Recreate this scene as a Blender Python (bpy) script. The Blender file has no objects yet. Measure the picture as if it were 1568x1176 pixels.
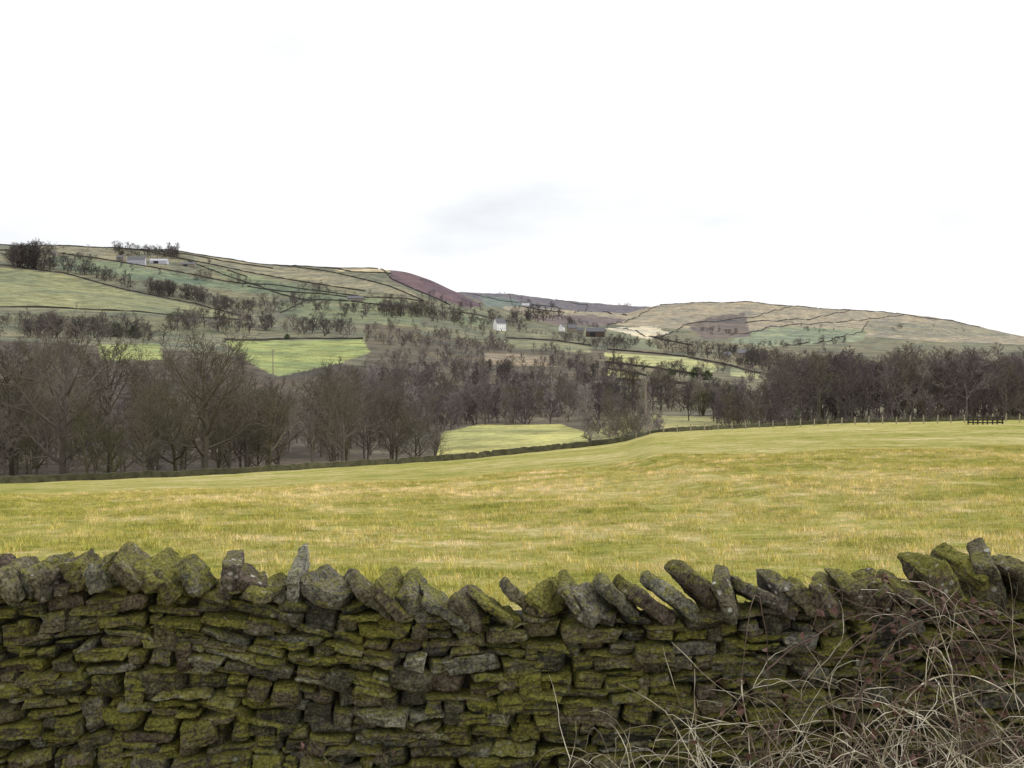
import bpy, math, random
import numpy as np
from mathutils import noise, Vector, Matrix, Euler, Quaternion
rng = np.random.default_rng(7); random.seed(7)
S = bpy.context.scene
F = 1539.0; TH = math.atan(68/1539.0)

# ---------------------------------------------------------------- helpers
def link(o): S.collection.objects.link(o); return o
def mesh_np(name, V, Fc, smooth=False):
    me = bpy.data.meshes.new(name)
    V = np.asarray(V, np.float32); 
    if isinstance(Fc, np.ndarray):
        n = Fc.shape[1]; nf = len(Fc)
        me.vertices.add(len(V)); me.vertices.foreach_set('co', V.ravel())
        me.loops.add(nf*n); me.loops.foreach_set('vertex_index', Fc.astype(np.int32).ravel())
        me.polygons.add(nf); me.polygons.foreach_set('loop_start', np.arange(0, nf*n, n, dtype=np.int32))
        me.update(calc_edges=True)
    else:
        me.from_pydata([tuple(map(float, v)) for v in V], [], [tuple(map(int, f)) for f in Fc]); me.update()
    me.polygons.foreach_set('use_smooth', np.full(len(me.polygons), smooth))
    return me
def set_col(me, cols, name='tint'):
    a = me.color_attributes.new(name, 'FLOAT_COLOR', 'POINT')
    c = np.ones((len(me.vertices), 4), np.float32); c[:, :cols.shape[1]] = cols
    a.data.foreach_set('color', c.ravel())
def new_obj(name, me, mat=None, parent=None, loc=None, rot=None):
    o = bpy.data.objects.new(name, me); link(o)
    if mat is not None and me is not None and not me.materials: me.materials.append(mat)
    if parent: o.parent = parent
    if loc is not None: o.location = loc
    if rot is not None: o.rotation_euler = rot
    return o

class NT:
    def __init__(s, name, rough=0.9):
        s.m = bpy.data.materials.new(name); s.m.use_nodes = True
        s.t = s.m.node_tree; s.b = s.t.nodes['Principled BSDF']
        s.b.inputs['Roughness'].default_value = rough
        s.b.inputs['Specular IOR Level'].default_value = 0.2
    def n(s, ty, **kw):
        nd = s.t.nodes.new(ty)
        for k, v in kw.items(): setattr(nd, k, v)
        return nd
    def l(s, a, b): s.t.links.new(a, b)
    def noise(s, vec, scale, detail=4, rough=0.6, w=None):
        nd = s.n('ShaderNodeTexNoise'); nd.inputs['Scale'].default_value = scale
        nd.inputs['Detail'].default_value = detail; nd.inputs['Roughness'].default_value = rough
        if vec is not None: s.l(vec, nd.inputs['Vector'])
        return nd.outputs['Fac']
    def ramp(s, fac, pts):
        nd = s.n('ShaderNodeValToRGB'); s.l(fac, nd.inputs['Fac'])
        el = nd.color_ramp.elements
        while len(el) < len(pts): el.new(0.5)
        for e, (p, c) in zip(el, pts):
            e.position = p; e.color = (c, c, c, 1) if isinstance(c, (int, float)) else (*c, 1)
        return nd.outputs['Color']
    def mix(s, fac, a, b, mode='MIX'):
        nd = s.n('ShaderNodeMix', data_type='RGBA', blend_type=mode)
        for v, i in ((fac, 0), (a, 6), (b, 7)):
            if isinstance(v, (int, float)): nd.inputs[i].default_value = v if i == 0 else (v, v, v, 1)
            elif isinstance(v, tuple): nd.inputs[i].default_value = (*v, 1)
            else: s.l(v, nd.inputs[i])
        return nd.outputs[2]
    def math(s, op, a, b=0.0, clamp=False):
        nd = s.n('ShaderNodeMath', operation=op, use_clamp=clamp)
        for v, i in ((a, 0), (b, 1)):
            if isinstance(v, (int, float)): nd.inputs[i].default_value = v
            else: s.l(v, nd.inputs[i])
        return nd.outputs[0]
    def pos(s): return s.n('ShaderNodeNewGeometry').outputs['Position']
    def map(s, vec, sc):
        nd = s.n('ShaderNodeMapping'); nd.inputs['Scale'].default_value = sc; s.l(vec, nd.inputs['Vector']); return nd.outputs[0]
    def attr(s, name): return s.n('ShaderNodeAttribute', attribute_name=name)
    def base(s, c):
        if isinstance(c, tuple): s.b.inputs['Base Color'].default_value = (*c, 1)
        else: s.l(c, s.b.inputs['Base Color'])
    def bump(s, h, strength=0.5, dist=0.02):
        nd = s.n('ShaderNodeBump'); nd.inputs['Strength'].default_value = strength; nd.inputs['Distance'].default_value = dist
        s.l(h, nd.inputs['Height']); s.l(nd.outputs[0], s.b.inputs['Normal'])

# ---------------------------------------------------------------- terrain
def elev(v):
    cy = (588-np.asarray(v, float))/F
    return (-math.sin(TH)+cy*math.cos(TH))/(math.cos(TH)+cy*math.sin(TH))
def ip(px, pts):
    a = np.array(pts, float); return np.interp(px, a[:, 0], a[:, 1])
YE = [(-800,80),(0,100),(530,120),(700,130),(910,150),(1000,160),(1170,180),(1568,200),(2400,210)]
VE = [(-800,765),(0,741),(300,729),(530,715),(700,705),(910,684),(960,676),(1000,663),(1170,654),(1300,648),(1568,643),(2400,640)]
ROWS = [
 (280,[(-800,700),(0,680),(600,672),(680,650),(890,647),(1000,640),(1170,642),(1568,640),(2400,640)]),
 (400,[(-800,620),(0,600),(300,592),(600,612),(780,625),(1000,620),(1568,622)]),
 (550,[(-800,540),(0,532),(300,550),(400,568),(600,580),(780,592),(1000,590),(1568,600)]),
 (750,[(-800,505),(0,506),(200,515),(400,532),(560,535),(780,562),(1000,565),(1200,572),(1568,577)]),
 (1000,[(-800,470),(0,475),(200,487),(400,505),(600,512),(780,532),(1000,541),(1200,552),(1568,557)]),
 (1400,[(-800,420),(0,430),(200,450),(370,480),(500,474),(650,482),(780,506),(900,516),(1000,520),(1200,535),(1568,541)]),
 (2000,[(-800,368),(0,371),(240,380),(430,405),(500,407),(580,408),(620,415),(660,429),(710,451),(780,478),(900,498),(1000,508),(1200,521),(1568,532)]),
 (2600,[(-800,395),(0,395),(600,435),(710,463),(780,479),(900,487),(1000,496),(1200,501),(1568,524)]),
 (3600,[(-800,430),(0,440),(650,460),(710,462),(900,478),(960,481),(985,473),(1010,466),(1070,461),(1150,462),(1210,468),(1300,473),(1380,480),(1450,489),(1500,500),(1568,516),(1900,522)]),
 (4600,[(0,470),(700,480),(960,482),(1070,478),(1210,484),(1450,505),(1568,521),(1900,523)]),
 (6500,[(0,450),(700,446),(780,448),(850,458),(950,467),(1000,470),(1200,485),(1568,518.5),(1900,519)]),
 (8000,[(0,470),(700,470),(1000,485),(1568,519.5),(1900,519.5)])]
AP = 8.0
lr = np.linspace(math.log(2.0), math.log(8000+AP), 560)
uc = np.concatenate([np.linspace(-1.7,-0.6,70)[:-1], np.linspace(-0.6,0.6,620), np.linspace(0.6,1.7,70)[1:]])
Y = np.exp(lr)-AP
YY, UU = np.meshgrid(Y, uc, indexing='ij'); XX = UU*(YY+AP)
def raw_height(X, Yv):
    U = X/np.maximum(Yv, 40.0); px = 784+F*np.clip(U, -1.1, 1.1)
    ye = ip(px, YE); ze = elev(ip(px, VE))*ye
    z = np.interp(Yv, [-8, 2, 3.6, 5], [-1.68, -1.72, -2.0, -1.95])
    t = (Yv-5)/(ye-5)
    fld = -1.95+(ze+1.95)*t + 0.3*np.sin(np.clip(t,0,1)*math.pi)*np.clip(t*4,0,1)
    z = np.where(Yv > 5, fld, z)
    ky = [ye, ye+22]; dv = ip(px, [(0,8),(600,8),(700,-4),(900,-4),(1000,5),(1568,5)])
    kz = [ze, elev(ip(px, VE)+dv)*(ye+22)]
    for yv, pts in ROWS:
        ky.append(np.full_like(px, yv)); kz.append(elev(ip(px, pts))*yv)
    for i in range(len(ky)-1):
        tt = np.clip((Yv-ky[i])/(ky[i+1]-ky[i]), 0, 1)
        seg = kz[i]+(kz[i+1]-kz[i])*tt
        z = np.where(Yv > ky[i], seg, z)
    return z
ZZ = raw_height(XX, YY)
far = np.clip((YY-60)/150, 0, 1)
for _ in range(5):
    s = ZZ.copy(); s[1:-1] = 0.25*ZZ[:-2]+0.5*ZZ[1:-1]+0.25*ZZ[2:]
    s[:, 1:-1] = 0.25*s[:, :-2]+0.5*s[:, 1:-1]+0.25*s[:, 2:]
    ZZ = ZZ*(1-far)+s*far
und = (np.sin(XX/37+YY/53)+np.sin(XX/91-YY/67+1.3)+0.6*np.sin(XX/19+YY/23))
ZZ += und*np.clip((YY-300)/2500, 0, 1)*2.0
ZZ += 0.03*(np.sin(XX*0.9+YY*0.35)+np.sin(XX*0.37-YY*0.6))*np.clip((YY-6)/8, 0, 1)*(YY < 400)
def Hq(x, y):
    fi = np.interp(math.log(max(y+AP, 2.0)), lr, np.arange(len(lr))); fj = np.interp(x/(y+AP), uc, np.arange(len(uc)))
    i = min(int(fi), len(lr)-2); j = min(int(fj), len(uc)-2); a = fi-i; b = fj-j
    return float((ZZ[i, j]*(1-b)+ZZ[i, j+1]*b)*(1-a)+(ZZ[i+1, j]*(1-b)+ZZ[i+1, j+1]*b)*a)
YS = np.exp(np.linspace(math.log(60), math.log(7500), 900))
_cache = {}
def profile(px):
    k = round(px/2)
    if k not in _cache:
        u = (k*2-784)/F; _cache[k] = np.array([Hq(u*y, y) for y in YS])/YS
    return _cache[k]
def survey(px, v, ymin=60):
    """first ground point on this bearing at this elevation angle (or the crest if above it)"""
    e = float(elev(v)); pr = profile(px); ok = np.where((pr >= e) & (YS >= ymin))[0]
    if len(ok): y = YS[ok[0]]
    else:
        m = np.where(YS >= ymin, pr, -9); y = YS[int(np.argmax(m))]
    x = (px-784)/F*y
    return x, y, Hq(x, y)
def inpoly(X, Yv, poly):
    c = np.zeros(X.shape, bool); n = len(poly); j = n-1
    for i in range(n):
        xi, yi = poly[i]; xj, yj = poly[j]
        if yi != yj:
            c ^= ((yi > Yv) != (yj > Yv)) & (X < (xj-xi)*(Yv-yi)/(yj-yi)+xi)
        j = i
    return c
def wpoly(pts, ymin=60):
    out = []
    for k in range(len(pts)):
        a, b = pts[k], pts[(k+1) % len(pts)]
        for t in (0, .25, .5, .75):
            x, y, z = survey(a[0]+(b[0]-a[0])*t, a[1]+(b[1]-a[1])*t, ymin); out.append((x, y))
    return out
PX = 784+F*XX/np.maximum(YY, 40)
COL = np.zeros(XX.shape+(3,))
COL[:] = (0.18, 0.18, 0.12)
COL[YY > 2250] = (0.32, 0.285, 0.21)
COL[YY > 4700] = (0.15, 0.14, 0.16)  # furthest moor tinted bluish, distance haze put into its colour
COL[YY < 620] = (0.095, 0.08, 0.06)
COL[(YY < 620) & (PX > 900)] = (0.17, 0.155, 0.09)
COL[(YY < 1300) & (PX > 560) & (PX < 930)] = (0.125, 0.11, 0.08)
COL[(YY >= 1050) & (YY < 1900) & (PX > 640) & (PX < 930)] = (0.17, 0.175, 0.115)
COL[(PX > 930) & (YY > 260) & (YY < 1500)] = (0.18, 0.17, 0.11)
FIELDS = [
 ([(345,522),(555,520),(567,540),(520,556),(425,577),(370,550)], (0.27,0.315,0.12), 300),
 ([(150,528),(245,526),(250,552),(155,552)], (0.24,0.28,0.11), 300),
 ([(668,698),(676,662),(730,651),(860,650),(898,662),(908,684)], (0.42,0.41,0.15), 152),
 ([(-400,400),(0,410),(100,422),(200,448),(300,468),(366,487),(200,481),(0,469),(-400,460)], (0.225,0.24,0.13), 300),
 ([(-300,476),(0,476),(250,486),(380,497),(380,512),(200,517),(0,506),(-300,506)], (0.16,0.165,0.10), 300),
 ([(75,392),(180,402),(330,430),(430,441),(420,452),(250,432),(100,414)], (0.16,0.20,0.13), 300),
 ([(90,378),(170,379),(290,400),(200,402),(85,388)], (0.24,0.23,0.155), 300),
 ([(300,405),(430,431),(560,456),(640,463),(600,470),(470,461),(380,440)], (0.17,0.205,0.125), 300),
 ([(300,388),(430,408),(520,420),(620,440),(640,455),(560,445),(430,425),(300,402)], (0.26,0.245,0.165), 300),
 ([(430,462),(600,472),(650,478),(640,500),(480,490),(430,480)], (0.20,0.225,0.13), 300),
 ([(500,407),(580,408),(600,417),(520,415)], (0.50,0.44,0.29), 300),
 ([(598,414),(625,416),(670,431),(740,468),(715,472),(655,452),(600,430)], (0.13,0.09,0.105), 300),
 ([(925,540),(1050,548),(1112,562),(1080,574),(1000,562),(930,554)], (0.40,0.41,0.19), 300),
 ([(930,565),(985,575),(975,584),(930,579)], (0.38,0.385,0.18), 300),
 ([(1000,585),(1060,588),(1060,612),(1010,608)], (0.24,0.215,0.15), 300),
 ([(1120,560),(1165,570),(1160,580),(1120,576)], (0.38,0.39,0.20), 300),
 ([(925,503),(1000,500),(1024,510),(990,522),(950,516)], (0.60,0.55,0.41), 300),
 ([(1130,510),(1200,500),(1330,506),(1320,522),(1180,532),(1120,525)], (0.225,0.26,0.175), 300),
 ([(1330,492),(1480,496),(1560,515),(1400,518),(1320,505)], (0.25,0.24,0.18), 300),
 ([(1050,498),(1090,484),(1140,480),(1150,515),(1080,520)], (0.16,0.135,0.12), 300),
 ([(800,484),(900,482),(960,490),(920,500),(850,498)], (0.18,0.145,0.135), 300),
 ([(735,452),(790,458),(800,468),(745,470)], (0.16,0.20,0.18), 300),
 ([(930,504),(1000,522),(1010,536),(940,530)], (0.22,0.24,0.15), 300),
 ([(740,540),(840,545),(850,562),(745,558)], (0.25,0.21,0.15), 300),
 ([(905,690),(905,640),(1000,636),(1150,640),(1150,660),(1000,664)], (0.30,0.29,0.13), 165),
 ([(690,478),(745,486),(750,500),(690,496)], (0.21,0.24,0.14), 600),
 ([(775,520),(900,528),(905,540),(790,534)], (0.21,0.215,0.13), 600),
]
WP = []
for pts, c, ym in FIELDS:
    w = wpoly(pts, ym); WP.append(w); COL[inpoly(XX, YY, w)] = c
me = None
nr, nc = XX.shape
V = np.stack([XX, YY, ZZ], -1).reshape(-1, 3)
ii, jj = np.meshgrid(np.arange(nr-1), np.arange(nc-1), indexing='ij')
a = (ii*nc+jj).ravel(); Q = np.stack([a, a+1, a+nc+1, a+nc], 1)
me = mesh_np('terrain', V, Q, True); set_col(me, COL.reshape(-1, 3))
ymid = YY[:-1, :-1].ravel(); pxm = PX[:-1, :-1].ravel()
me.polygons.foreach_set('material_index', np.where(ymid < ip(pxm, YE)+4, 0, 1).astype(np.int32))

def meadow_color(m):
    p = m.pos()
    p2 = m.map(p, (0.7, 1.0, 1.0))
    a = m.noise(p2, 0.06, 4, 0.6); b = m.noise(p2, 0.7, 5, 0.78); c = m.noise(p2, 3.2, 4, 0.78)
    f = m.math('ADD', m.math('MULTIPLY', a, 0.30), m.math('ADD', m.math('MULTIPLY', b, 0.50), m.math('MULTIPLY', c, 0.34)))
    return m.ramp(f, [(0.45, (0.19, 0.22, 0.03)), (0.53, (0.34, 0.33, 0.065)), (0.59, (0.46, 0.41, 0.13)), (0.68, (0.74, 0.62, 0.33))]), c, p
m = NT('meadow_grass', 0.95); col, c, p = meadow_color(m)
fine = m.noise(p, 16, 3, 0.7)
m.base(m.mix(0.6, col, m.ramp(fine, [(0.3, 0.5), (0.7, 1.35)]), 'MULTIPLY')); m.bump(m.noise(p, 9, 4, 0.8), 1.0, 0.09); MEADOW = m.m
m = NT('hill_pasture', 0.95); p = m.pos()
at = m.attr('tint').outputs['Color']
n1 = m.noise(p, 0.012, 4, 0.65); n2 = m.noise(p, 0.05, 6, 0.75); n3 = m.noise(p, 0.5, 3, 0.75)
c = m.mix(1.0, at, m.ramp(n1, [(0.35, (0.70, 0.75, 0.84)), (0.65, (1.30, 1.20, 1.08))]), 'MULTIPLY')
c = m.mix(0.9, c, m.ramp(n2, [(0.36, 0.5), (0.64, 1.42)]), 'MULTIPLY')
c = m.mix(0.7, c, m.ramp(n3, [(0.34, 0.55), (0.66, 1.4)]), 'MULTIPLY')
m.base(c); HILL = m.m
me.materials.append(MEADOW); me.materials.append(HILL)
new_obj('terrain', me)

# ---------------------------------------------------------------- tube builder
def tubes(segs, sides=3):
    A = np.array(segs, float)
    p0, p1, r0, r1 = A[:, 0:3], A[:, 3:6], A[:, 6], A[:, 7]
    d = p1-p0; d /= np.linalg.norm(d, axis=1)[:, None]+1e-9
    ref = np.where(np.abs(d[:, 2:3]) > 0.9, np.array([[1., 0, 0]]), np.array([[0, 0, 1.]]))
    a = np.cross(d, ref); a /= np.linalg.norm(a, axis=1)[:, None]+1e-9; b = np.cross(d, a)
    n = len(A); V = np.zeros((n, 2*sides, 3)); 
    for k in range(sides):
        t = 2*math.pi*k/sides; o = math.cos(t)*a+math.sin(t)*b
        V[:, k] = p0+o*r0[:, None]; V[:, sides+k] = p1+o*r1[:, None]
    base = (np.arange(n)*2*sides)[:, None]
    Fs = []
    for k in range(sides):
        k2 = (k+1) % sides
        Fs.append(np.concatenate([base+k, base+k2, base+sides+k2, base+sides+k], 1))
    return V.reshape(-1, 3), np.concatenate(Fs)
def join(parts):
    Vs, Fs, o = [], [], 0
    for V, Fc in parts: Vs.append(V); Fs.append(Fc+o); o += len(V)
    return np.concatenate(Vs), np.concatenate(Fs)

# ---------------------------------------------------------------- bare trees
def bark_mat(name, pts):
    m = NT(name, 0.95); oi = m.n('ShaderNodeObjectInfo').outputs['Random']
    m.base(m.ramp(oi, pts)); return m.m
BARK = bark_mat('bare_bark', [(0.0, (0.085, 0.075, 0.055)), (0.3, (0.16, 0.14, 0.105)), (0.5, (0.14, 0.135, 0.065)), (0.7, (0.105, 0.085, 0.08)), (0.88, (0.21, 0.185, 0.15)), (1.0, (0.27, 0.24, 0.20))])
BARKFAR = bark_mat('bare_bark_far', [(0.0, (0.085, 0.07, 0.075)), (0.25, (0.18, 0.145, 0.14)), (0.5, (0.15, 0.14, 0.09)), (0.7, (0.13, 0.098, 0.11)), (0.88, (0.26, 0.225, 0.205)), (1.0, (0.36, 0.32, 0.29))])
BARKDK = bark_mat('bare_bark_hedgerow', [(0.0, (0.06, 0.052, 0.052)), (0.5, (0.10, 0.086, 0.078)), (1.0, (0.16, 0.135, 0.125))])
def gen_tree(name, seed, H, spread, clear, counts, tw, mat, trunk_r, stems=1, droop=0.1):
    r = random.Random(seed); big, small = [], []
    def rv(s): return Vector((r.uniform(-s, s), r.uniform(-s, s), r.uniform(-s, s)))
    def grow(p, d, L, rad, lvl, tip):
        nseg = (9, 6, 4, 3, 2)[lvl]; pts = [p.copy()]; dd = d.normalized()
        for i in range(nseg):
            dd = (dd+rv((0.07, 0.2, 0.26, 0.3, 0.3)[lvl])+Vector((0, 0, (0.05, 0.11, 0.12, 0.09, 0.05)[lvl]))).normalized()
            pts.append(pts[-1]+dd*L/nseg)
        for i in range(nseg):
            ra = rad+(tip-rad)*i/nseg; rb = rad+(tip-rad)*(i+1)/nseg
            (big if rad > 0.09 else small).append((*pts[i], *pts[i+1], ra, rb))
        return pts
    def at(pts, t):
        f = t*(len(pts)-1); i = min(int(f), len(pts)-2); return pts[i].lerp(pts[i+1], f-i), (pts[i+1]-pts[i]).normalized()
    def kids(pts, L, rad, lvl):
        if lvl > len(counts)-1: return
        n = counts[lvl]
        for k in range(n):
            t = 0.22+0.78*(k+r.random())/n
            p, d = at(pts, min(t, 1.0))
            side = d.orthogonal(); side.rotate(Matrix.Rotation(r.uniform(0, 6.283), 3, d))
            nd = d*r.uniform(0.6, 1.1)+side*r.uniform(0.5, 0.95)
            l2 = L*r.uniform(0.38, 0.62)*(1.15-0.5*t); r2 = max(tw, rad*(1-0.6*t)*0.55)
            pp = grow(p, nd, l2, r2, lvl+1, max(tw*0.6, r2*0.3)); kids(pp, l2, r2, lvl+1)
    for s in range(stems):
        off = Vector((0, 0, -0.6)) if stems == 1 else Vector((r.uniform(-.5, .5), r.uniform(-.5, .5), -0.6))
        d0 = Vector((r.uniform(-.06, .06), r.uniform(-.06, .06), 1)) if stems == 1 else Vector((r.uniform(-.5, .5), r.uniform(-.5, .5), 1))
        tl = H*0.84*(1 if s == 0 else r.uniform(.7, .95)); tr = grow(off, d0, tl, trunk_r/(stems**0.5), 0, trunk_r*0.12)
        n = counts[0]//stems
        for k in range(n):
            t = clear+(1-clear)*(k+r.random())/n*0.97
            p, d = at(tr, t); az = k*2.4+r.uniform(-.5, .5); q = (t-clear)/(1-clear)
            up = 0.45+0.9*q; nd = Vector((math.cos(az), math.sin(az), up))
            l1 = spread*(math.sin(math.pi*min(1, 0.26+0.62*q))**0.7)*r.uniform(.7, 1.2)
            r1 = trunk_r*(1-0.8*t)*0.55/(stems**0.4)+tw
            pp = grow(p, nd, l1, r1, 1, r1*0.2); kids(pp, l1, r1, 1)
    parts = [tubes(small, 3)]
    if big: parts.append(tubes(big, 6))
    V, Fc = join(parts); me = mesh_np(name, V, Fc, False); me.materials.append(mat); return me
NEAR = [gen_tree('bare_tree_a', 1, 16, 8.0, 0.20, (17, 7, 5, 4), 0.021, BARK, 0.46),
        gen_tree('bare_tree_b', 2, 16, 6.5, 0.16, (17, 7, 5, 4), 0.021, BARK, 0.38),
        gen_tree('bare_tree_c', 3, 16, 7.5, 0.10, (18, 7, 5, 4), 0.021, BARK, 0.42, 3),
        gen_tree('bare_tree_d', 4, 16, 5.2, 0.22, (18, 7, 5, 3), 0.021, BARK, 0.34)]
TALL = [gen_tree('tall_tree_%d' % i, 20+i, 18, 4.8, (.3,.16,.36,.22)[i], (13, 6, 5, 3), 0.030, BARKFAR, 0.17, (1,1,1,2)[i]) for i in range(4)]
FAR = [gen_tree('far_tree_%d' % i, 40+i, 12, (5.2,4.2,6.0,5.2,4.4)[i], 0.12, (10, 6, 4, 2), 0.046, BARKFAR, 0.26, 1 if i < 3 else 3) for i in range(5)]
for _m in NEAR: _m['h'] = 16.0
for _m in TALL: _m['h'] = 18.0
for _m in FAR: _m['h'] = 12.0
DARK = []
for _m in FAR:
    q = _m.copy(); q.materials.clear(); q.materials.append(BARKDK); q['h'] = 12.0; DARK.append(q)
m = NT('evergreen_foliage', 0.8); p = m.pos(); n = m.noise(p, 0.8, 4)
m.base(m.ramp(n, [(0.3, (0.035, 0.05, 0.025)), (0.7, (0.08, 0.11, 0.05))])); EVG = m.m
def gen_evergreen(name, seed, H, W, cone):
    r = np.random.default_rng(seed); V = []; Fc = []; o = 0
    clumps = []
    for k in range(70):
        t = r.uniform(0.04, 1); rad = W*((1-t)**0.8 if cone else math.sqrt(max(0.02, 1-(2*t-0.8)**2)))*r.uniform(.4, 1.1)
        az = r.uniform(0, 6.28); clumps.append((math.cos(az)*rad, math.sin(az)*rad, t*H, r.uniform(.12, .24)*W+0.3))
    for c in clumps:
        n = 60; q = r.normal(size=(n, 3))*c[3]*0.7+np.array(c[:3])
        a = r.normal(size=(n, 3)); b = r.normal(size=(n, 3)); s = 0.22
        a *= s/np.linalg.norm(a, axis=1)[:, None]; b *= s/np.linalg.norm(b, axis=1)[:, None]
        V.append(np.stack([q-a, q-b, q+a, q+b], 1).reshape(-1, 3)); Fc.append(np.arange(4*n).reshape(n, 4)+o); o += 4*n
    tv, tf = tubes([(0, 0, -.5, 0, 0, H*.5, .2, .14), (0, 0, H*.5, 0, 0, H*.95, .14, .03)], 7)
    V.append(tv); Fc.append(tf+o); me = mesh_np(name, np.concatenate(V), np.concatenate(Fc)); me.materials.append(EVG); me['h'] = H*1.0; return me
EV = [gen_evergreen('evergreen_a', 1, 8, 4.6, False), gen_evergreen('evergreen_b', 2, 12, 3.0, True)]

# farmsteads keep a clearing in front of them
HOUSES = [('white_farmhouse', 765, 508, 26, 16), ('gritstone_barn', 912, 518, 32, 14), ('gritstone_farmhouse', 876, 511, 18, 13), ('farm', 858, 509, 13, 11), ('farm', 890, 514, 13, 11),
          ('farm', 215, 406, 40, 10), ('farm', 265, 408, 40, 8), ('farm', 545, 465, 24, 9), ('farm', 1128, 549, 26, 12)]
PROT = [(h[1], h[3]/2, h[2], survey(h[1], h[2]-2, 600)[1]) for h in HOUSES]
def put(coll, me, x, y, h, wfac=1.0, name='t'):
    px = 784+F*x/y; z = Hq(x, y); cw = h*.24*F/y
    for hp, hw, vb, yh in PROT:
        if y < yh+12 and abs(px-hp) < hw+cw:
            hm = float(elev(vb-2))*y-z
            if h > hm: h = hm
    if h < 1.5: return None
    o = bpy.data.objects.new(name, me); s = h/me['h']
    o.location = (x, y, z-0.1); o.scale = (s*wfac, s*wfac, s); o.rotation_euler = (random.uniform(-.06,.06), random.uniform(-.06,.06), random.uniform(0, 6.28)); coll.objects.link(o); return o
def inst_coll(name):
    c = bpy.data.collections.new(name); e = bpy.data.objects.new(name, None); e.instance_type = 'COLLECTION'; e.instance_collection = c
    e.empty_display_size = 0.1; link(e); return c
for px, y, tv, k, w in [(-70,128,520,1,1),(15,140,512,3,1),(92,124,500,0,.95),(165,150,512,1,.9),(235,158,535,2,.9),(312,124,520,0,1.15),(376,150,558,3,1),
        (425,142,575,1,.9),(478,150,560,3,1),(512,150,544,1,.8),(560,165,590,2,.9),(604,158,602,2,1),(640,146,634,2,1.3),(665,150,652,2,1.3),(50,165,525,1,1),(-140,130,510,0,1)]:
    x = (px-784)/F*y; h = float(elev(tv))*y-Hq(x, y)
    o = bpy.data.objects.new('bare_tree', NEAR[k]); s = h/16.0
    o.location = (x, y, Hq(x, y)-.1); o.scale = (s*w, s*w, s); o.rotation_euler = (0, 0, random.uniform(0, 6.28)); link(o)

def scatter(coll, meshes, p0, p1, y0, y1, n, h0, h1, topv=None, excl=(), w=1.0, seed=1, minh=3.0, clump=0.0):
    r = random.Random(seed); c = 0
    for _ in range(n):
        y = math.sqrt(r.uniform(y0*y0, y1*y1)); px = r.uniform(p0, p1); x = (px-784)/F*y
        if y < ip(px, YE)+6: continue
        if clump and noise.noise(Vector((x*0.02, y*0.012, seed))) < clump-0.5+r.uniform(-.15, .15): continue
        bad = False
        for w_ in excl:
            if inpoly(np.array([x]), np.array([y]), w_)[0]: bad = True; break
        if bad: continue
        h = r.uniform(h0, h1)
        if topv is not None:
            hm = float(elev(ip(px, topv)+r.uniform(0, 18)))*y-Hq(x, y); h = min(h, hm)
        if h < minh: continue
        put(coll, r.choice(meshes), x, y, h, w*r.uniform(.8, 1.3)); c += 1
    return c
TOP = [(-400,505),(0,510),(100,505),(150,540),(240,552),(300,538),(350,560),(380,580),(430,585),(470,575),(520,560),(560,542),(600,535),(700,535),(900,548),(930,575),(950,600),(1160,628),(1200,600)]
W = inst_coll('bare_valley_woodland')
excl = [WP[0], WP[1], WP[2], WP[12], WP[13], WP[14], WP[15]]
scatter(W, NEAR, -400, 600, 118, 230, 140, 7, 15, TOP, excl, 0.9, 11)
scatter(W, FAR+NEAR[:1], -400, 620, 220, 560, 400, 8, 14, TOP, excl, 1.0, 12, clump=.15)
scatter(W, FAR, 590, 960, 235, 420, 230, 6, 12, TOP, excl, 1.0, 13)
scatter(W, FAR+DARK[:2], 560, 950, 400, 780, 480, 6, 12, [(560,540),(600,530),(930,535)], excl+[WP[23]], 1.1, 14, clump=0.36)
scatter(W, FAR+DARK[:2], 540, 950, 760, 1350, 540, 6, 12, [(540,498),(600,484),(930,498)], excl+[WP[23], WP[25], WP[26]], 1.15, 15, clump=0.45)
scatter(W, FAR+DARK[:3], 930, 1200, 240, 520, 230, 6, 11, [(930,560),(1200,575)], excl, 1.0, 16, clump=0.38)
scatter(W, FAR+DARK, 930, 1220, 520, 1100, 210, 7, 12, [(930,528),(1200,533)], excl, 1.15, 17, clump=0.48)
scatter(W, FAR[3:], 895, 1010, 165, 240, 46, 2.5, 5.5, None, [WP[2]], 1.3, 18, minh=1.5)
P = inst_coll('bare_plantation_wood')
PT_ = [(1150,600),(1165,560),(1185,528),(1215,515),(1250,518),(1290,504),(1340,512),(1400,505),(1480,512),(1520,508),(1568,514),(1800,520)]
scatter(P, TALL, 1185, 1800, 205, 330, 320, 15, 20, PT_, (), 1.1, 21)
scatter(P, FAR, 1195, 1800, 203, 300, 110, 4, 9, PT_, (), 1.2, 23)
scatter(P, FAR, 1110, 1215, 200, 300, 50, 7, 11, [(1110,600),(1215,560)], (), 1.0, 22)

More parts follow.
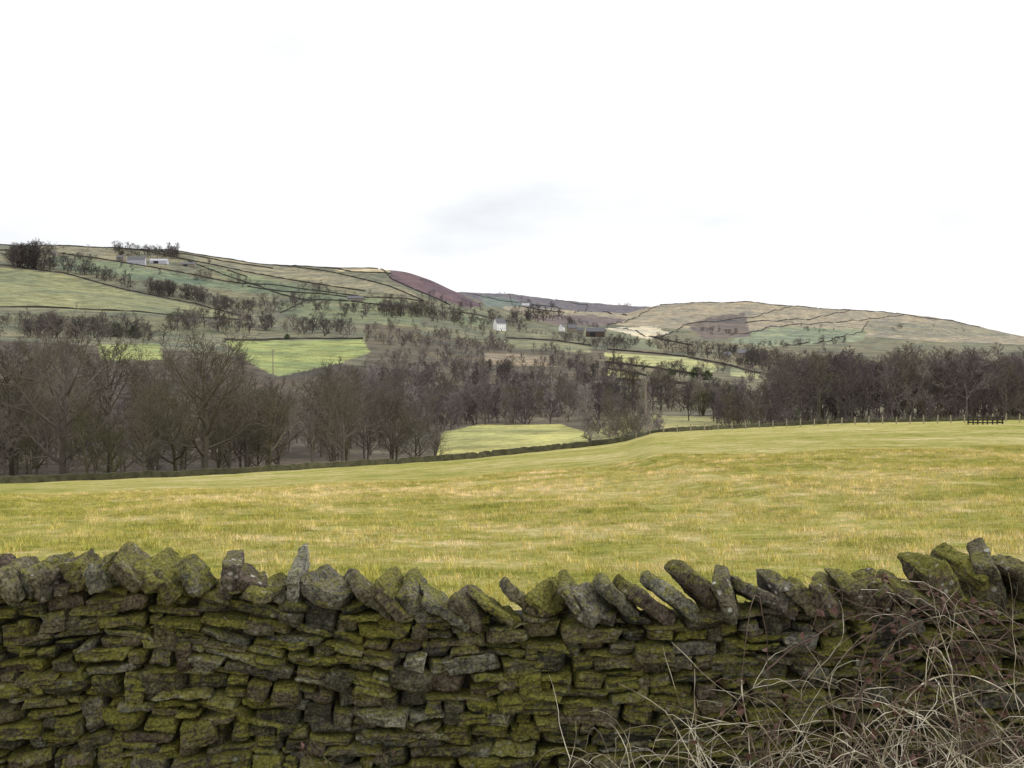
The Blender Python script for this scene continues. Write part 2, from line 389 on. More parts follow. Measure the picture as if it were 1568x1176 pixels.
HR = inst_coll('hillside_hedgerow_trees')
def row(pts, n, h0, h1, jit=3, meshes=DARK, seed=0, w=1.2, coll=HR, ymin=300):
    r = random.Random(seed+len(pts)*7+n)
    for i in range(n):
        f = r.random()*(len(pts)-1); k = min(int(f), len(pts)-2); t = f-k
        px = pts[k][0]*(1-t)+pts[k+1][0]*t+r.uniform(-3, 3); v = pts[k][1]*(1-t)+pts[k+1][1]*t+r.uniform(-jit, jit)
        x, y, z = survey(px, v, ymin); put(coll, r.choice(meshes), x, y, r.uniform(h0, h1)*y/F, w*r.uniform(.9, 1.3))
row([(26,408),(72,410)], 24, 30, 44, 4); row([(178,390),(275,396)], 34, 12, 22, 3)
row([(80,412),(140,422),(200,440)], 36, 12, 24); row([(200,445),(290,458),(372,478)], 50, 14, 26, 3)
row([(80,378),(170,384)], 8, 3, 7, 3); row([(100,398),(300,428),(420,440)], 22, 8, 18, 3)
row([(0,516),(120,516),(250,520)], 50, 20, 38, 5); row([(0,497),(120,500),(250,510)], 24, 14, 26, 6)
row([(250,500),(380,506),(560,515)], 60, 20, 34, 6, FAR+DARK); row([(330,476),(430,470),(560,484)], 44, 12, 24, 6)
row([(560,486),(640,480),(720,500)], 50, 14, 26, 8, FAR+DARK); row([(660,480),(730,492),(800,505)], 30, 10, 22, 6, FAR+DARK)
row([(500,470),(560,474),(650,488)], 26, 8, 18, 4); row([(458,446),(500,452)], 5, 14, 24, 2); row([(440,460),(640,478)], 20, 8, 16, 4)
row([(430,438),(560,456),(650,463)], 16, 5, 11, 3); row([(640,452),(700,468),(740,478)], 14, 6, 12, 3)
row([(0,385),(80,395),(160,402)], 10, 6, 12, 4)
row([(780,490),(830,488),(900,505)], 34, 10, 20, 6); row([(830,508),(900,524),(960,532)], 30, 10, 18, 6)
row([(930,560),(1000,568),(1060,580)], 24, 14, 22, 4); row([(1060,545),(1130,548),(1190,556)], 38, 12, 22, 6)
row([(930,525),(1000,530),(1060,545)], 30, 8, 16, 3); row([(1130,560),(1190,562)], 22, 16, 30, 5)
row([(1130,530),(1200,530),(1300,525)], 26, 7, 13, 4); row([(1000,520),(1070,535),(1130,540)], 28, 8, 14, 3)
row([(1070,510),(1130,512)], 16, 5, 9, 4); row([(945,468),(965,470)], 5, 4, 8, 1); row([(765,450),(800,458)], 6, 3, 6, 2)
row([(1180,500),(1250,505),(1320,515)], 12, 4, 8, 4); row([(1330,500),(1480,508)], 8, 3, 6, 4); row([(1370,503),(1385,503)],3,7,10,1)
row([(800,465),(860,475)], 14, 5, 10, 4); row([(870,495),(930,505)], 12, 5, 10, 3); row([(320,404),(325,406)], 2, 8, 10, 1)
row([(360,560),(380,575)], 3, 30, 40, 3, NEAR); row([(960,600),(1040,610)], 10, 30, 42, 4, NEAR); row([(1070,640),(1130,640)], 10, 32, 50, 3, NEAR)
for px, v, h, k in [(180,516,20,0),(206,518,17,0),(262,490,9,0),(1066,580,17,0),(1083,582,14,0),(1125,640,30,1),(1115,642,20,0),(440,520,8,0),(1030,575,9,0)]:
    x, y, z = survey(px, v, 210); put(S.collection, EV[k], x, y, h*y/F, 1.0, 'evergreen_tree')

# ---------------------------------------------------------------- distant dry stone walls
def wallmat(name, a, b):
    m = NT(name, 0.95); p = m.pos(); n = m.noise(p, 1.3, 4, 0.7); n2 = m.noise(p, .03, 4, 0.7)
    m.base(m.mix(.8, m.ramp(n, [(0.3, a), (0.7, b)]), m.ramp(n2, [(.35, .6), (.65, 1.5)]), 'MULTIPLY')); return m.m
FW = wallmat('shaded_field_wall', (0.035, 0.032, 0.032), (0.10, 0.09, 0.082)); EW = wallmat('mossy_edge_wall', (0.035, 0.036, 0.02), (0.12, 0.115, 0.07))  # field walls kept dark, the shade along them put into the colour
def drape_wall(name, pts, h=1.4, th=0.7, step=6, ymin=300, world=False, mat=None, rag=.14):
    if world: P2 = pts
    else: P2 = [survey(a, b, ymin)[:2] for a, b in pts]
    line = []
    for k in range(len(P2)-1):
        a = np.array(P2[k]); b = np.array(P2[k+1]); L = np.linalg.norm(b-a); n = max(1, int(L/step))
        for i in range(n): line.append(a+(b-a)*i/n)
    line.append(np.array(P2[-1])); V = []; Fc = []
    r = random.Random(len(name)+len(line))
    for i, q in enumerate(line):
        a = line[max(0, i-1)]; b = line[min(len(line)-1, i+1)]; d = b-a; d = d/(np.linalg.norm(d)+1e-9); nn = np.array([-d[1], d[0]])
        hh = h*r.uniform(1-rag, 1+rag*.7)*(1 if r.random() > .06 else .6)
        for s, zz in ((-.5, -.6), (-.36, hh), (.36, hh), (.5, -.6)):
            q2 = q+nn*s*th; V.append((q2[0], q2[1], Hq(q[0], q[1])+zz))
    for i in range(len(line)-1):
        o = i*4
        for k in range(3): Fc.append((o+k, o+4+k, o+5+k, o+1+k))
    Fc.append((0, 1, 2, 3)); o = (len(line)-1)*4; Fc.append((o+3, o+2, o+1, o))
    return new_obj(name, mesh_np(name, V, Fc), mat or FW)
for L in [[(-200,372),(0,373),(100,376),(180,378),(240,382),(430,407),(500,409),(580,410)],
          [(-200,398),(0,406),(100,419),(200,446),(300,466),(370,484)],[(-100,468),(0,471),(120,474),(250,482),(368,491)],
          [(75,386),(200,404),(330,428),(430,438),(560,456),(650,463)],[(170,379),(300,401),(420,424),(560,446)],
          [(290,400),(345,422),(400,440),(470,461)],[(430,407),(520,420),(600,440),(650,462)],[(200,382),(300,392),(420,412)],
          [(500,409),(540,417),(600,420)],[(583,410),(600,428),(640,446),(690,468)],[(350,415),(380,425),(372,440)],
          [(380,440),(470,450),(560,460)],[(1004,470),(980,482),(930,498)],[(1210,470),(1160,486),(1050,498),(1000,518)],
          [(1210,470),(1300,475),(1380,482),(1450,491),(1500,502)],[(1400,484),(1300,492),(1180,500),(1120,514)],[(1300,476),(1240,490),(1140,496)],
          [(900,500),(960,504),(1010,520),(1060,530)],[(715,450),(780,462),(850,470),(960,484)],[(780,450),(800,470),(860,478)],[(850,459),(900,468),(880,480)],
          [(930,536),(1050,547),(1120,561),(1165,573)],[(928,556),(1000,564),(1080,576)],[(930,580),(1000,586),(1060,590)],[(930,565),(990,576)],
          [(345,521),(470,519),(556,520)],[(1330,492),(1320,508),(1200,530)],[(1010,467),(1080,462),(1150,463),(1210,469)],[(600,470),(470,461),(430,480)],
          [(0,384),(75,386),(85,378)],[(690,478),(760,490),(800,494)],[(775,519),(850,522),(905,530)]]:
    far_ = survey(*L[len(L)//2], 300)[1]
    drape_wall('distant_field_wall', L, 1.2+far_/2000, 0.8, 9, rag=.25)  # extra height takes in the shade beside each wall
pts = []
for px in range(-300, 961, 20):
    y = ip(px, YE)+3; pts.append(((px-784)/F*y, y))
drape_wall('meadow_edge_wall', pts, .85, 0.6, .5, world=True, mat=EW, rag=.12)
pts = []
for px, dy, in [(960,3),(975,8),(990,16),(1010,14)]+[(q, 7) for q in range(1040, 1800, 20)]:
    y = ip(px, YE)+dy; pts.append(((px-784)/F*y, y))
drape_wall('meadow_edge_wall', pts, .95, 0.6, .6, world=True, mat=EW, rag=.12)

# ---------------------------------------------------------------- fence, hurdle, pole
m = NT('weathered_timber', 0.9); n = m.noise(m.pos(), 6, 4); m.base(m.ramp(n, [(0.3, (0.26, 0.22, 0.17)), (0.7, (0.46, 0.41, 0.33))])); TIM = m.m
m = NT('dark_timber', 0.9); n = m.noise(m.pos(), 6, 4); m.base(m.ramp(n, [(0.3, (0.03, 0.026, 0.022)), (0.7, (0.07, 0.06, 0.05))])); DTIM = m.m
def beam(a, b, w, h):
    a = Vector(a); b = Vector(b); d = (b-a); L = d.length; d.normalize()
    s = d.cross(Vector((0, 0, 1)));
    if s.length < .1: s = Vector((1, 0, 0))
    s.normalize(); u = s.cross(d)
    V = [tuple(q+s*i*w/2+u*j*h/2) for q in (a, b) for i, j in ((-1, -1), (1, -1), (1, 1), (-1, 1))]
    return np.array(V), np.array([(0, 1, 2, 3), (7, 6, 5, 4), (0, 4, 5, 1), (1, 5, 6, 2), (2, 6, 7, 3), (3, 7, 4, 0)])
parts = []; prev = None
for i, px in enumerate(np.arange(975, 1740, 21.0)):
    y = ip(px, YE)-ip(px, [(975, 2), (1020, 25), (1170, 45), (1568, 70)]); x = (px-784)/F*y; z = Hq(x, y)
    lean = random.uniform(-.08, .08)
    parts.append(beam((x, y, z-.2), (x+lean, y, z+1.05+random.uniform(-.1, .1)), .12, .12))
    if prev:
        for hh in (.35, .62, .9):
            parts.append(beam((prev[0], prev[1], prev[2]+hh), (x, y, z+hh), .008, .008))
    prev = (x, y, z)
V, Fc = join(parts); new_obj('post_and_wire_fence', mesh_np('post_and_wire_fence', V, Fc), TIM)
parts = []
y = 108.0; x0 = (1492-784)/F*y; x1 = (1537-784)/F*y
for i in range(4):
    x = x0+(x1-x0)*i/3; z = Hq(x, y); parts.append(beam((x, y, z-.2), (x, y, z+.85), .11, .11)); parts.append(beam((x, y+1.2, z-.2), (x, y+1.2, z+.85), .11, .11))
for hh in (.22, .5, .78):
    for yy in (y, y+1.2): parts.append(beam((x0-.1, yy-.08, Hq(x0, yy)+hh), (x1+.1, yy-.08, Hq(x1, yy)+hh), .05, .12))
    for x in (x0, x1): parts.append(beam((x, y, Hq(x, y)+hh), (x, y+1.2, Hq(x, y)+hh), .05, .12))
V, Fc = join(parts); new_obj('timber_sheep_pen', mesh_np('timber_sheep_pen', V, Fc), DTIM)
m = NT('creosoted_pole', 0.9); n = m.noise(m.pos(), 3, 4); m.base(m.ramp(n, [(0.3, (0.22, 0.18, 0.14)), (0.7, (0.36, 0.31, 0.25))])); PM = m.m
def pole(px, y, hv):
    x = (px-784)/F*y; z = Hq(x, y); h = float(elev(hv))*y-z
    pa = [tubes([(x, y, z-.5, x, y, z+h, .19, .14)], 8), beam((x-.9, y-.15, z+h-.5), (x+.9, y-.15, z+h-.5), .1, .14)]
    for k in (-.8, 0, .8): pa.append(tubes([(x+k, y-.15, z+h-.44, x+k, y-.15, z+h-.25, .05, .05)], 6))
    V, Fc = join(pa); new_obj('telegraph_pole', mesh_np('telegraph_pole', V, Fc), PM); return (x, y-.15, z+h-.25)
pole(989, 205, 580); pole(418, 330, 535)

# ---------------------------------------------------------------- buildings
def flat(name, c, rough=.9):
    m = NT(name, rough); n = m.noise(m.pos(), .8, 3); m.base(m.mix(.35, c, m.ramp(n, [(.3, .7), (.7, 1.25)]), 'MULTIPLY')); return m.m
WHITE = flat('white_render', (.88, .88, .86)); GRIT = flat('gritstone', (.26, .23, .19)); SLATE = flat('slate_roof', (.16, .16, .175)); PALE = flat('pale_sheeting', (.5, .5, .55))
GLASS = flat('dark_glass', (.03, .03, .04), .2); BROWN = flat('brown_cladding', (.11, .08, .065))
def gable(name, px, v, wpx, hpx, depth, wall, roof, yaw=0.0, chim=1, rows=2, ymin=300, barn=False):
    x, y, z = survey(px, v, ymin); k = y/F; w = wpx*k; H = hpx*k; e = H*(.62 if not barn else .6)
    root = bpy.data.objects.new(name, None); root.empty_display_size = .1; link(root); root.location = (x, y, z-.2); root.rotation_euler = (0, 0, yaw)
    a, b = w/2, depth/2
    V = [(-a, -b, -1.5), (a, -b, -1.5), (a, b, -1.5), (-a, b, -1.5), (-a, -b, e), (a, -b, e), (a, b, e), (-a, b, e), (-a, 0, H), (a, 0, H)]
    new_obj('walls', mesh_np('walls', V, [(0, 1, 5, 4), (2, 3, 7, 6), (1, 2, 6, 9, 5), (3, 0, 4, 8, 7)]), wall, root)
    pr = []; ov = .35; t = .2
    for s in (-1, 1):
        sl = (H-e)/b; yo = b+ov; ze = H-sl*yo
        V = np.array([(-a-ov, 0, H+.03), (a+ov, 0, H+.03), (a+ov, s*yo, ze+.03), (-a-ov, s*yo, ze+.03), (-a-ov, 0, H+.03+t), (a+ov, 0, H+.03+t), (a+ov, s*yo, ze+.03+t), (-a-ov, s*yo, ze+.03+t)])
        pr.append((V, np.array([(0, 1, 2, 3), (7, 6, 5, 4), (0, 4, 5, 1), (1, 5, 6, 2), (2, 6, 7, 3), (3, 7, 4, 0)])))
    V, Fc = join(pr); new_obj('roof', mesh_np('roof', V, Fc), roof, root)
    for c in range(chim):
        cx = (-a+.6) if c == 0 else (a-.6)
        V, Fc = beam((cx, 0, H-.6), (cx, 0, H+1.3), .8, .7); new_obj('chimney', mesh_np('chimney', V, Fc), GRIT, root)
    pr = []
    if barn:
        V, Fc = beam((-a*.25, -b-.04, -.2), (-a*.25, -b-.04, e*.8), w*.3, .08); pr.append((V, Fc))
    else:
        nw = max(2, int(w/3.5))
        for rr in range(rows):
            for i in range(nw):
                cx = -a+w*(i+.5)/nw; zz = e*(.25+.5*rr)
                V, Fc = beam((cx, -b-.03, zz-.1), (cx, -b-.03, zz+.9), .8, .06); pr.append((V, Fc))
    V, Fc = join(pr); new_obj('windows' if not barn else 'doorway', mesh_np('windows', V, Fc), GLASS, root)
    if not barn:
        V, Fc = beam((0.0, -b-.05, -.3), (0.0, -b-.05, 1.9), 1.0, .08); new_obj('door', mesh_np('door', V, Fc), DTIM, root)
    return root
gable('white_farmhouse', 765, 506, 18, 18, 8, WHITE, SLATE, .7, 2, ymin=600)
gable('gritstone_barn', 912, 516, 28, 14, 12, BROWN, SLATE, -.25, 0, ymin=600, barn=True)
gable('gritstone_farmhouse', 876, 509, 14, 12, 8, GRIT, SLATE, .3, 2, ymin=600)
gable('white_farmhouse', 860, 507, 9, 11, 7, WHITE, SLATE, 1.2, 1, ymin=600)
gable('gritstone_farmhouse', 889, 512, 10, 10, 7, GRIT, SLATE, -.2, 1, ymin=600)
gable('white_farmhouse', 212, 405, 26, 12, 9, PALE, SLATE, .1, 2, ymin=600)
gable('farm_shed', 246, 404, 26, 7, 12, PALE, PALE, 0, 0, ymin=600, barn=True)
gable('farm_shed', 290, 408, 22, 6, 12, GRIT, SLATE, .1, 0, ymin=600, barn=True)
gable('gritstone_farmhouse', 188, 400, 12, 9, 8, GRIT, SLATE, -.2, 1, ymin=600)
gable('gritstone_farmhouse', 86, 392, 12, 6, 8, GRIT, SLATE, -.2, 1, ymin=600)
gable('gritstone_farmhouse', 545, 463, 24, 9, 9, GRIT, SLATE, .1, 2, ymin=600)
gable('gritstone_farmhouse', 1135, 547, 16, 11, 8, GRIT, SLATE, .3, 1, ymin=500)
gable('gritstone_farmhouse', 1112, 548, 10, 9, 8, GRIT, SLATE, .3, 1, ymin=500)
gable('white_farmhouse', 805, 468, 12, 6, 9, WHITE, SLATE, .3, 1, ymin=900)

# ---------------------------------------------------------------- foreground dry stone wall
_bg = {}
def box_grid(nx, ny, nz):
    k = (nx, ny, nz)
    if k in _bg: return _bg[k]
    idx = {}; V = []; Fc = []
    def vid(i, j, l):
        if (i, j, l) not in idx: idx[(i, j, l)] = len(V); V.append((2*i/nx-1, 2*j/ny-1, 2*l/nz-1))
        return idx[(i, j, l)]
    for i in range(nx):
        for j in range(ny):
            Fc.append((vid(i, j, 0), vid(i, j+1, 0), vid(i+1, j+1, 0), vid(i+1, j, 0))); Fc.append((vid(i, j, nz), vid(i+1, j, nz), vid(i+1, j+1, nz), vid(i, j+1, nz)))
    for i in range(nx):
        for l in range(nz):
            Fc.append((vid(i, 0, l), vid(i+1, 0, l), vid(i+1, 0, l+1), vid(i, 0, l+1))); Fc.append((vid(i, ny, l), vid(i, ny, l+1), vid(i+1, ny, l+1), vid(i+1, ny, l)))
    for j in range(ny):
        for l in range(nz):
            Fc.append((vid(0, j, l), vid(0, j, l+1), vid(0, j+1, l+1), vid(0, j+1, l))); Fc.append((vid(nx, j, l), vid(nx, j+1, l), vid(nx, j+1, l+1), vid(nx, j, l+1)))
    V = np.array(V); Fc = np.array(Fc); _bg[k] = (V, Fc); return _bg[k]
def stone(c, s, rot, r, jit, amp, pw=8, res=(.013, .05, .009), strat=0.007):
    n = [int(np.clip(q/rs, 4, 18)) for q, rs in zip(s, res)]; B, Fc = box_grid(*n)
    q = B/((np.abs(B)**pw).sum(1)**(1/pw))[:, None]
    V = q*np.array(s)/2
    J = np.array([[[[r.uniform(-1, 1) for _ in range(3)] for _ in range(2)] for _ in range(2)] for _ in range(2)])*np.array(s)*jit
    J[..., 1] *= .35
    w = (B+1)/2
    for a in (0, 1):
        for b in (0, 1):
            for d in (0, 1):
                ww = (w[:, 0] if a else 1-w[:, 0])*(w[:, 1] if b else 1-w[:, 1])*(w[:, 2] if d else 1-w[:, 2])
                V = V+ww[:, None]*J[a, b, d]
    off = Vector((r.uniform(0, 99), r.uniform(0, 99), r.uniform(0, 99)))
    D = np.array([noise.noise_vector(Vector((v[0]*11, v[1]*11, v[2]*20))+off)+0.7*noise.noise_vector(Vector((v[0]*38, v[1]*38, v[2]*55))+off) for v in V])
    st = np.array([noise.noise(Vector((v[0]*7, v[1]*7, v[2]*75))+off) for v in V])
    V = V+D*amp; V[:, 1] += np.sign(st)*np.abs(st)**.6*strat*np.sign(B[:, 1])*-1
    R = np.array(Euler(rot).to_matrix()); return V@R.T+np.array(c), Fc
def ztop(x): return float(np.interp(x, [-9, -2.1, -1.2, -.7, 0, .8, 1.15, 2.1, 9], [-1.065, -1.055, -1.045, -1.115, -1.175, -1.17, -1.115, -1.09, -1.08]))+.016*math.sin(x*3.1)+.01*math.sin(x*7.3+1)
ZB = -2.12; r = random.Random(12)
hs = [r.uniform(.026, .066) for _ in range(24)]; cum = np.concatenate([[0], np.cumsum(hs)]); cum /= cum[-1]
K = len(hs)
def zl(k, x):
    if k == 0: return ZB
    return ZB+(ztop(x)-ZB)*cum[k]+0.065*noise.noise(Vector((x*.9, k*.26, 3)))*min(1, (K-k)/3)+0.022*noise.noise(Vector((x*3.5, k*.6, 8)))
parts = []; cols = []
block = {k: [] for k in range(K+4)}
for k in range(K):
    x = -6.0+r.uniform(0, .1)
    while x < 6.0:
        w = r.choice([r.uniform(.05, .09), r.uniform(.08, .14), r.uniform(.11, .18), r.uniform(.14, .24)])
        hit = [b for b in block[k] if b[0]-.02 < x < b[1]]
        if hit: x = hit[0][1]+.002; continue
        nxt = [b[0] for b in block[k] if b[0] >= x]
        if nxt and min(nxt) < x+w+.04: w = min(nxt)-x
        if w < .025: x += w+.004; continue
        q_ = r.random(); span = 3 if (q_ < .012 and k < K-2 and .08 < w < .13) else 2 if (q_ < .19 and k < K-1 and .05 < w < .17) else 1
        for e_ in range(1, span): block[k+e_].append((x, x+w))
        xm = x+w/2; z0, z1 = zl(k, xm), zl(min(k+span, K), xm); hh = z1-z0; slope = (zl(k, xm+w/2)-zl(k, xm-w/2))/w
        front = 3.99+.12*((z0-ZB)/1.1)+r.gauss(0, .021)
        sub = 1 if (span >= 2 or hh < .055 or r.random() < .7) else 2
        if w > .03:
          for q in range(sub):
            zz0 = z0+hh*q/sub; h2 = hh/sub; sy = r.uniform(.2, .28)
            Vs = stone((xm, front+r.gauss(0, .006)+sy/2, zz0+h2/2), (w+.001, sy, max(.018, h2+r.uniform(-.007, .005))), (r.uniform(-.12, .12), r.gauss(0, .07)-slope, r.uniform(-.2, .2)), r, .15, .0085, r.choice([7, 12, 20]))
            parts.append(Vs); cols.append(np.tile([r.random(), r.random(), 0.0], (len(Vs[0]), 1)))
        x += w
V, Fc = join(parts); cols = np.concatenate(cols)
m = NT('mossy_gritstone', 0.92); p = m.pos(); at = m.attr('tint'); sep = m.n('ShaderNodeSeparateColor'); m.l(at.outputs['Color'], sep.inputs[0])
c = m.ramp(sep.outputs[0], [(0, (.032, .03, .025)), (.25, (.08, .073, .052)), (.5, (.12, .105, .07)), (.7, (.085, .065, .052)), (.88, (.125, .12, .098)), (1, (.23, .22, .185))])
n1 = m.noise(p, 9, 5, .7); n2 = m.noise(p, 75, 5, .8); n3 = m.noise(p, 2.6, 3, .6); n4 = m.noise(p, 30, 5, .75)
c = m.mix(.9, c, m.ramp(n1, [(.34, .40), (.66, 1.65)]), 'MULTIPLY'); c = m.mix(1.0, c, m.ramp(n2, [(.38, .28), (.62, 1.85)]), 'MULTIPLY')
nz = m.n('ShaderNodeSeparateXYZ'); m.l(m.n('ShaderNodeNewGeometry').outputs['Normal'], nz.inputs[0])
mo = m.math('ADD', m.math('MULTIPLY', n3, 1.0), m.math('ADD', m.math('MULTIPLY', n4, 1.25), m.math('ADD', m.math('MULTIPLY', nz.outputs['Z'], .28), m.math('MULTIPLY', sep.outputs[1], .36))))
mr = m.n('ShaderNodeMapRange'); mr.inputs['From Min'].default_value = 1.27; mr.inputs['From Max'].default_value = 1.58; mr.inputs['To Max'].default_value = .88; m.l(mo, mr.inputs['Value'])
moss = m.ramp(n2, [(.36, (.05, .055, .010)), (.64, (.30, .28, .05))])
c = m.mix(mr.outputs[0], c, moss)
vo = m.n('ShaderNodeTexVoronoi'); vo.inputs['Scale'].default_value = 21; m.l(p, vo.inputs['Vector'])
li = m.math('MULTIPLY', m.ramp(m.math('ADD', vo.outputs['Distance'], m.math('MULTIPLY', n2, .5)), [(.40, 1.0), (.50, 0.0)]), m.ramp(m.noise(p, 3.5, 3), [(.46, 0.0), (.58, .85)]))
li = m.math('MULTIPLY', li, m.math('ADD', .28, sep.outputs[2], True))
c = m.mix(li, c, (.55, .56, .50)); m.base(c)
hgt = m.math('ADD', m.math('MULTIPLY', n1, .6), m.math('MULTIPLY', n4, .7)); m.bump(hgt, 1.0, .035); STONE = m.m
wall = bpy.data.objects.new('dry_stone_wall', None); wall.empty_display_size = .1; link(wall)
me = mesh_np('coursed_stones', V, Fc); set_col(me, cols); new_obj('coursed_stones', me, STONE, wall)
Vc = []; Fcc = []; xs = np.linspace(-6, 6, 60)
for x in xs:
    for yy, zz in ((4.09, ZB-.1), (4.19, ztop(x)-.03), (4.46, ztop(x)-.05), (4.56, ZB-.1)): Vc.append((x, yy, zz))
for i in range(59):
    for k in range(3): o = i*4; Fcc.append((o+k, o+4+k, o+5+k, o+1+k))
m = NT('dark_wall_core', .95); n = m.noise(m.pos(), 12, 4); m.base(m.ramp(n, [(.3, (.015, .013, .01)), (.7, (.05, .045, .03))])); new_obj('dark_wall_core', mesh_np('dark_wall_core', Vc, Fcc), m.m, wall)  # dark backing behind the open joints, gap shade put into its colour
parts = []; cols = []; x = -6.0
while x < 6.0:
    if x < -0.72:
        t = r.uniform(.035, .08); h = r.uniform(.11, .175); tilt = r.choice([r.uniform(-.9, -.4), r.uniform(-.5, .3), r.uniform(-1.35, -.9)]); adv = r.uniform(.07, .125)
    elif x < 0.85:
        t = r.uniform(.035, .065); h = r.uniform(.15, .22); tilt = r.uniform(-1.05, -.6); adv = r.uniform(.085, .13)
    else:
        t = r.uniform(.045, .095); h = r.uniform(.14, .215); tilt = r.uniform(-.6, -.1) if r.random() > .35 else r.uniform(-1.25, -.7); adv = r.uniform(.09, .145)
    eh = abs(h*math.cos(tilt))+abs(t*math.sin(tilt)); sy = r.uniform(.18, .34)
    Vs = stone((x, 4.05+sy/2+r.gauss(0, .025), ztop(x)+eh/2-.012), (t, sy, h), (r.uniform(-.05, .22), tilt, r.uniform(-.5, .3)), r, .15, .011, r.choice([7, 12, 18]), (.011, .018, .012), .003)
    parts.append(Vs); cols.append(np.tile([r.uniform(.3, 1), r.random()*.7, .65], (len(Vs[0]), 1)))
    if r.random() < .6:
        Vs = stone((x+adv/2, 4.06+.1, ztop(x)+.015), (r.uniform(.06, .12), .18, r.uniform(.02, .045)), (0, r.gauss(0, .15), r.uniform(-.3, .3)), r, .12, .006)
        parts.append(Vs); cols.append(np.tile([r.random(), r.random(), .1], (len(Vs[0]), 1)))
    x += adv
V, Fc = join(parts); me = mesh_np('coping_stones', V, Fc); set_col(me, np.concatenate(cols)); new_obj('coping_stones', me, STONE, wall)

# ---------------------------------------------------------------- bramble thicket
r = random.Random(9)
def stem(p, d, L, rad, droop, wob, n=16, zmax=-.98):
    p = Vector(p); d = Vector(d).normalized(); out = []; pts = [p.copy()]
    for i in range(n):
        d = (d+Vector((r.uniform(-wob, wob), r.uniform(-wob, wob)*.6, r.uniform(-wob, wob)-droop*(i/n)))).normalized()
        q = pts[-1]+d*L/n
        if q.z < -.88 and q.y > 3.93: q.y = 3.93-r.uniform(0, .03)
        if q.z > zmax: d.z -= .35
        a = rad*(1-.65*i/n); b = rad*(1-.65*(i+1)/n); out.append((*pts[-1], *q, a, b)); pts.append(q)
    return out, pts
straw, red, leaves = [], [], []
def leaf(q, s):
    a = Vector((r.gauss(0, 1), r.gauss(0, 1), r.gauss(0, 1))).normalized(); b = a.orthogonal().normalized(); b.rotate(Matrix.Rotation(r.uniform(0, 6.28), 3, a)); c = a.cross(b)
    return [q, q+b*s*.45+c*s*.32+a*s*.1, q+b*s*1.0, q+b*s*.45-c*s*.32+a*s*.1]
for i in range(560):
    x = 0.35+3.0*r.random()**.8; y = r.uniform(3.2, 3.85); g = min(1, max(0, (x-.3)/1.2))
    L = r.uniform(.5, .75+.6*g); s, pts = stem((x, y, -1.98), (r.uniform(-.9, .6), r.uniform(-.2, .3), 1), L, r.uniform(.0016, .0032), r.uniform(.1, .6), .2); straw += s
    for k in range(r.randint(0, 3)):
        q = pts[r.randint(4, 15)]; s, _ = stem(q, (r.uniform(-1, 1), r.uniform(-.5, .3), r.uniform(-.2, 1)), r.uniform(.1, .35), .0014, .2, .3, 7); straw += s
for i in range(85):
    x = 0.7+2.8*r.random(); y = r.uniform(3.35, 3.9)
    L = r.uniform(.8, 1.6); s, pts = stem((x, y, -1.98), (r.uniform(-.8, .5), r.uniform(-.1, .25), 1.2), L, r.uniform(.0025, .004), r.uniform(.25, .6), .14, 22); red += s
    for k in range(r.randint(1, 6)):
        q = pts[r.randint(6, 22)]
        for _ in range(r.randint(1, 3)): leaves.append(leaf(q+Vector((r.gauss(0, .014), r.gauss(0, .014), r.gauss(0, .014))), r.uniform(.02, .045)))
canes = [((2.3,3.9,-1.5),(-.9,.05,.9),1.4,.0045),((1.3,3.9,-1.25),(.7,.05,.7),.8,.004),((2.6,3.9,-1.2),(-1,.1,.45),1.5,.0045),((1.0,3.9,-1.3),(.8,.1,.6),1.1,.004),((1.9,3.9,-1.1),(-.9,.1,.4),.9,.004),((1.5,3.9,-1.1),(.9,.1,.3),.8,.0045),
                     ((1.9,3.7,-1.5),(-.3,.1,1),.6,.0044),((1.35,3.6,-1.6),(.05,.05,1),.7,.0048),((2.4,3.5,-1.5),(-1,.05,.5),1.1,.006),((1.2,3.5,-1.9),(1,0,.7),1.1,.0065),((1.6,3.4,-1.75),(.7,0,1),.9,.007),((.9,3.5,-1.8),(-.2,0,1),.7,.005),((1.75,3.4,-1.9),(.1,0,1),.8,.006)]
for i in range(4):
    canes.append(((r.uniform(1.1, 2.3), 3.9, r.uniform(-1.4, -1.1)), (r.choice([-1, 1])*r.uniform(.4, 1), .03, r.uniform(.3, .8)), r.uniform(.5, 1.1), r.uniform(.0035, .0046)))
for p, d, L, rad in canes:
    s, pts = stem(p, d, L, rad, .25, .12, 24, -.90); (red if rad < .0047 else straw).extend(s)
    for k in range(14):
        q = pts[r.randint(4, 24)]
        for _ in range(r.randint(1, 2)): leaves.append(leaf(q+Vector((r.gauss(0, .015), r.gauss(0, .015), r.gauss(0, .015))), r.uniform(.022, .048)))
    for k in range(4):
        s, _ = stem(pts[r.randint(5, 20)], (r.uniform(-1, 1), 0, r.uniform(-.2, 1)), r.uniform(.1, .25), rad*.45, .2, .25, 8, -.92); red += s
for i in range(14):
    s, pts = stem((r.uniform(-.9, -.1), 3.8, -1.95), (r.uniform(-.5, .5), 0, 1), r.uniform(.3, .5), .0025, .3, .15, 12); red += s
    for k in range(4): leaves.append(leaf(pts[r.randint(4, 12)], r.uniform(.018, .035)))
m = NT('dead_straw_stem', .8); n = m.noise(m.pos(), 6, 3); m.base(m.ramp(n, [(.38, (.12, .085, .06)), (.5, (.40, .34, .25)), (.64, (.85, .79, .66))])); ST = m.m
m = NT('bramble_cane', .7); n = m.noise(m.pos(), 8, 3); m.base(m.ramp(n, [(.3, (.07, .045, .038)), (.7, (.19, .135, .105))])); RD = m.m
m = NT('bramble_leaf', .6); n = m.noise(m.pos(), 14, 2); m.base(m.ramp(n, [(.35, (.07, .035, .03)), (.5, (.14, .075, .06)), (.6, (.07, .09, .03)), (.75, (.22, .16, .09))])); LF = m.m
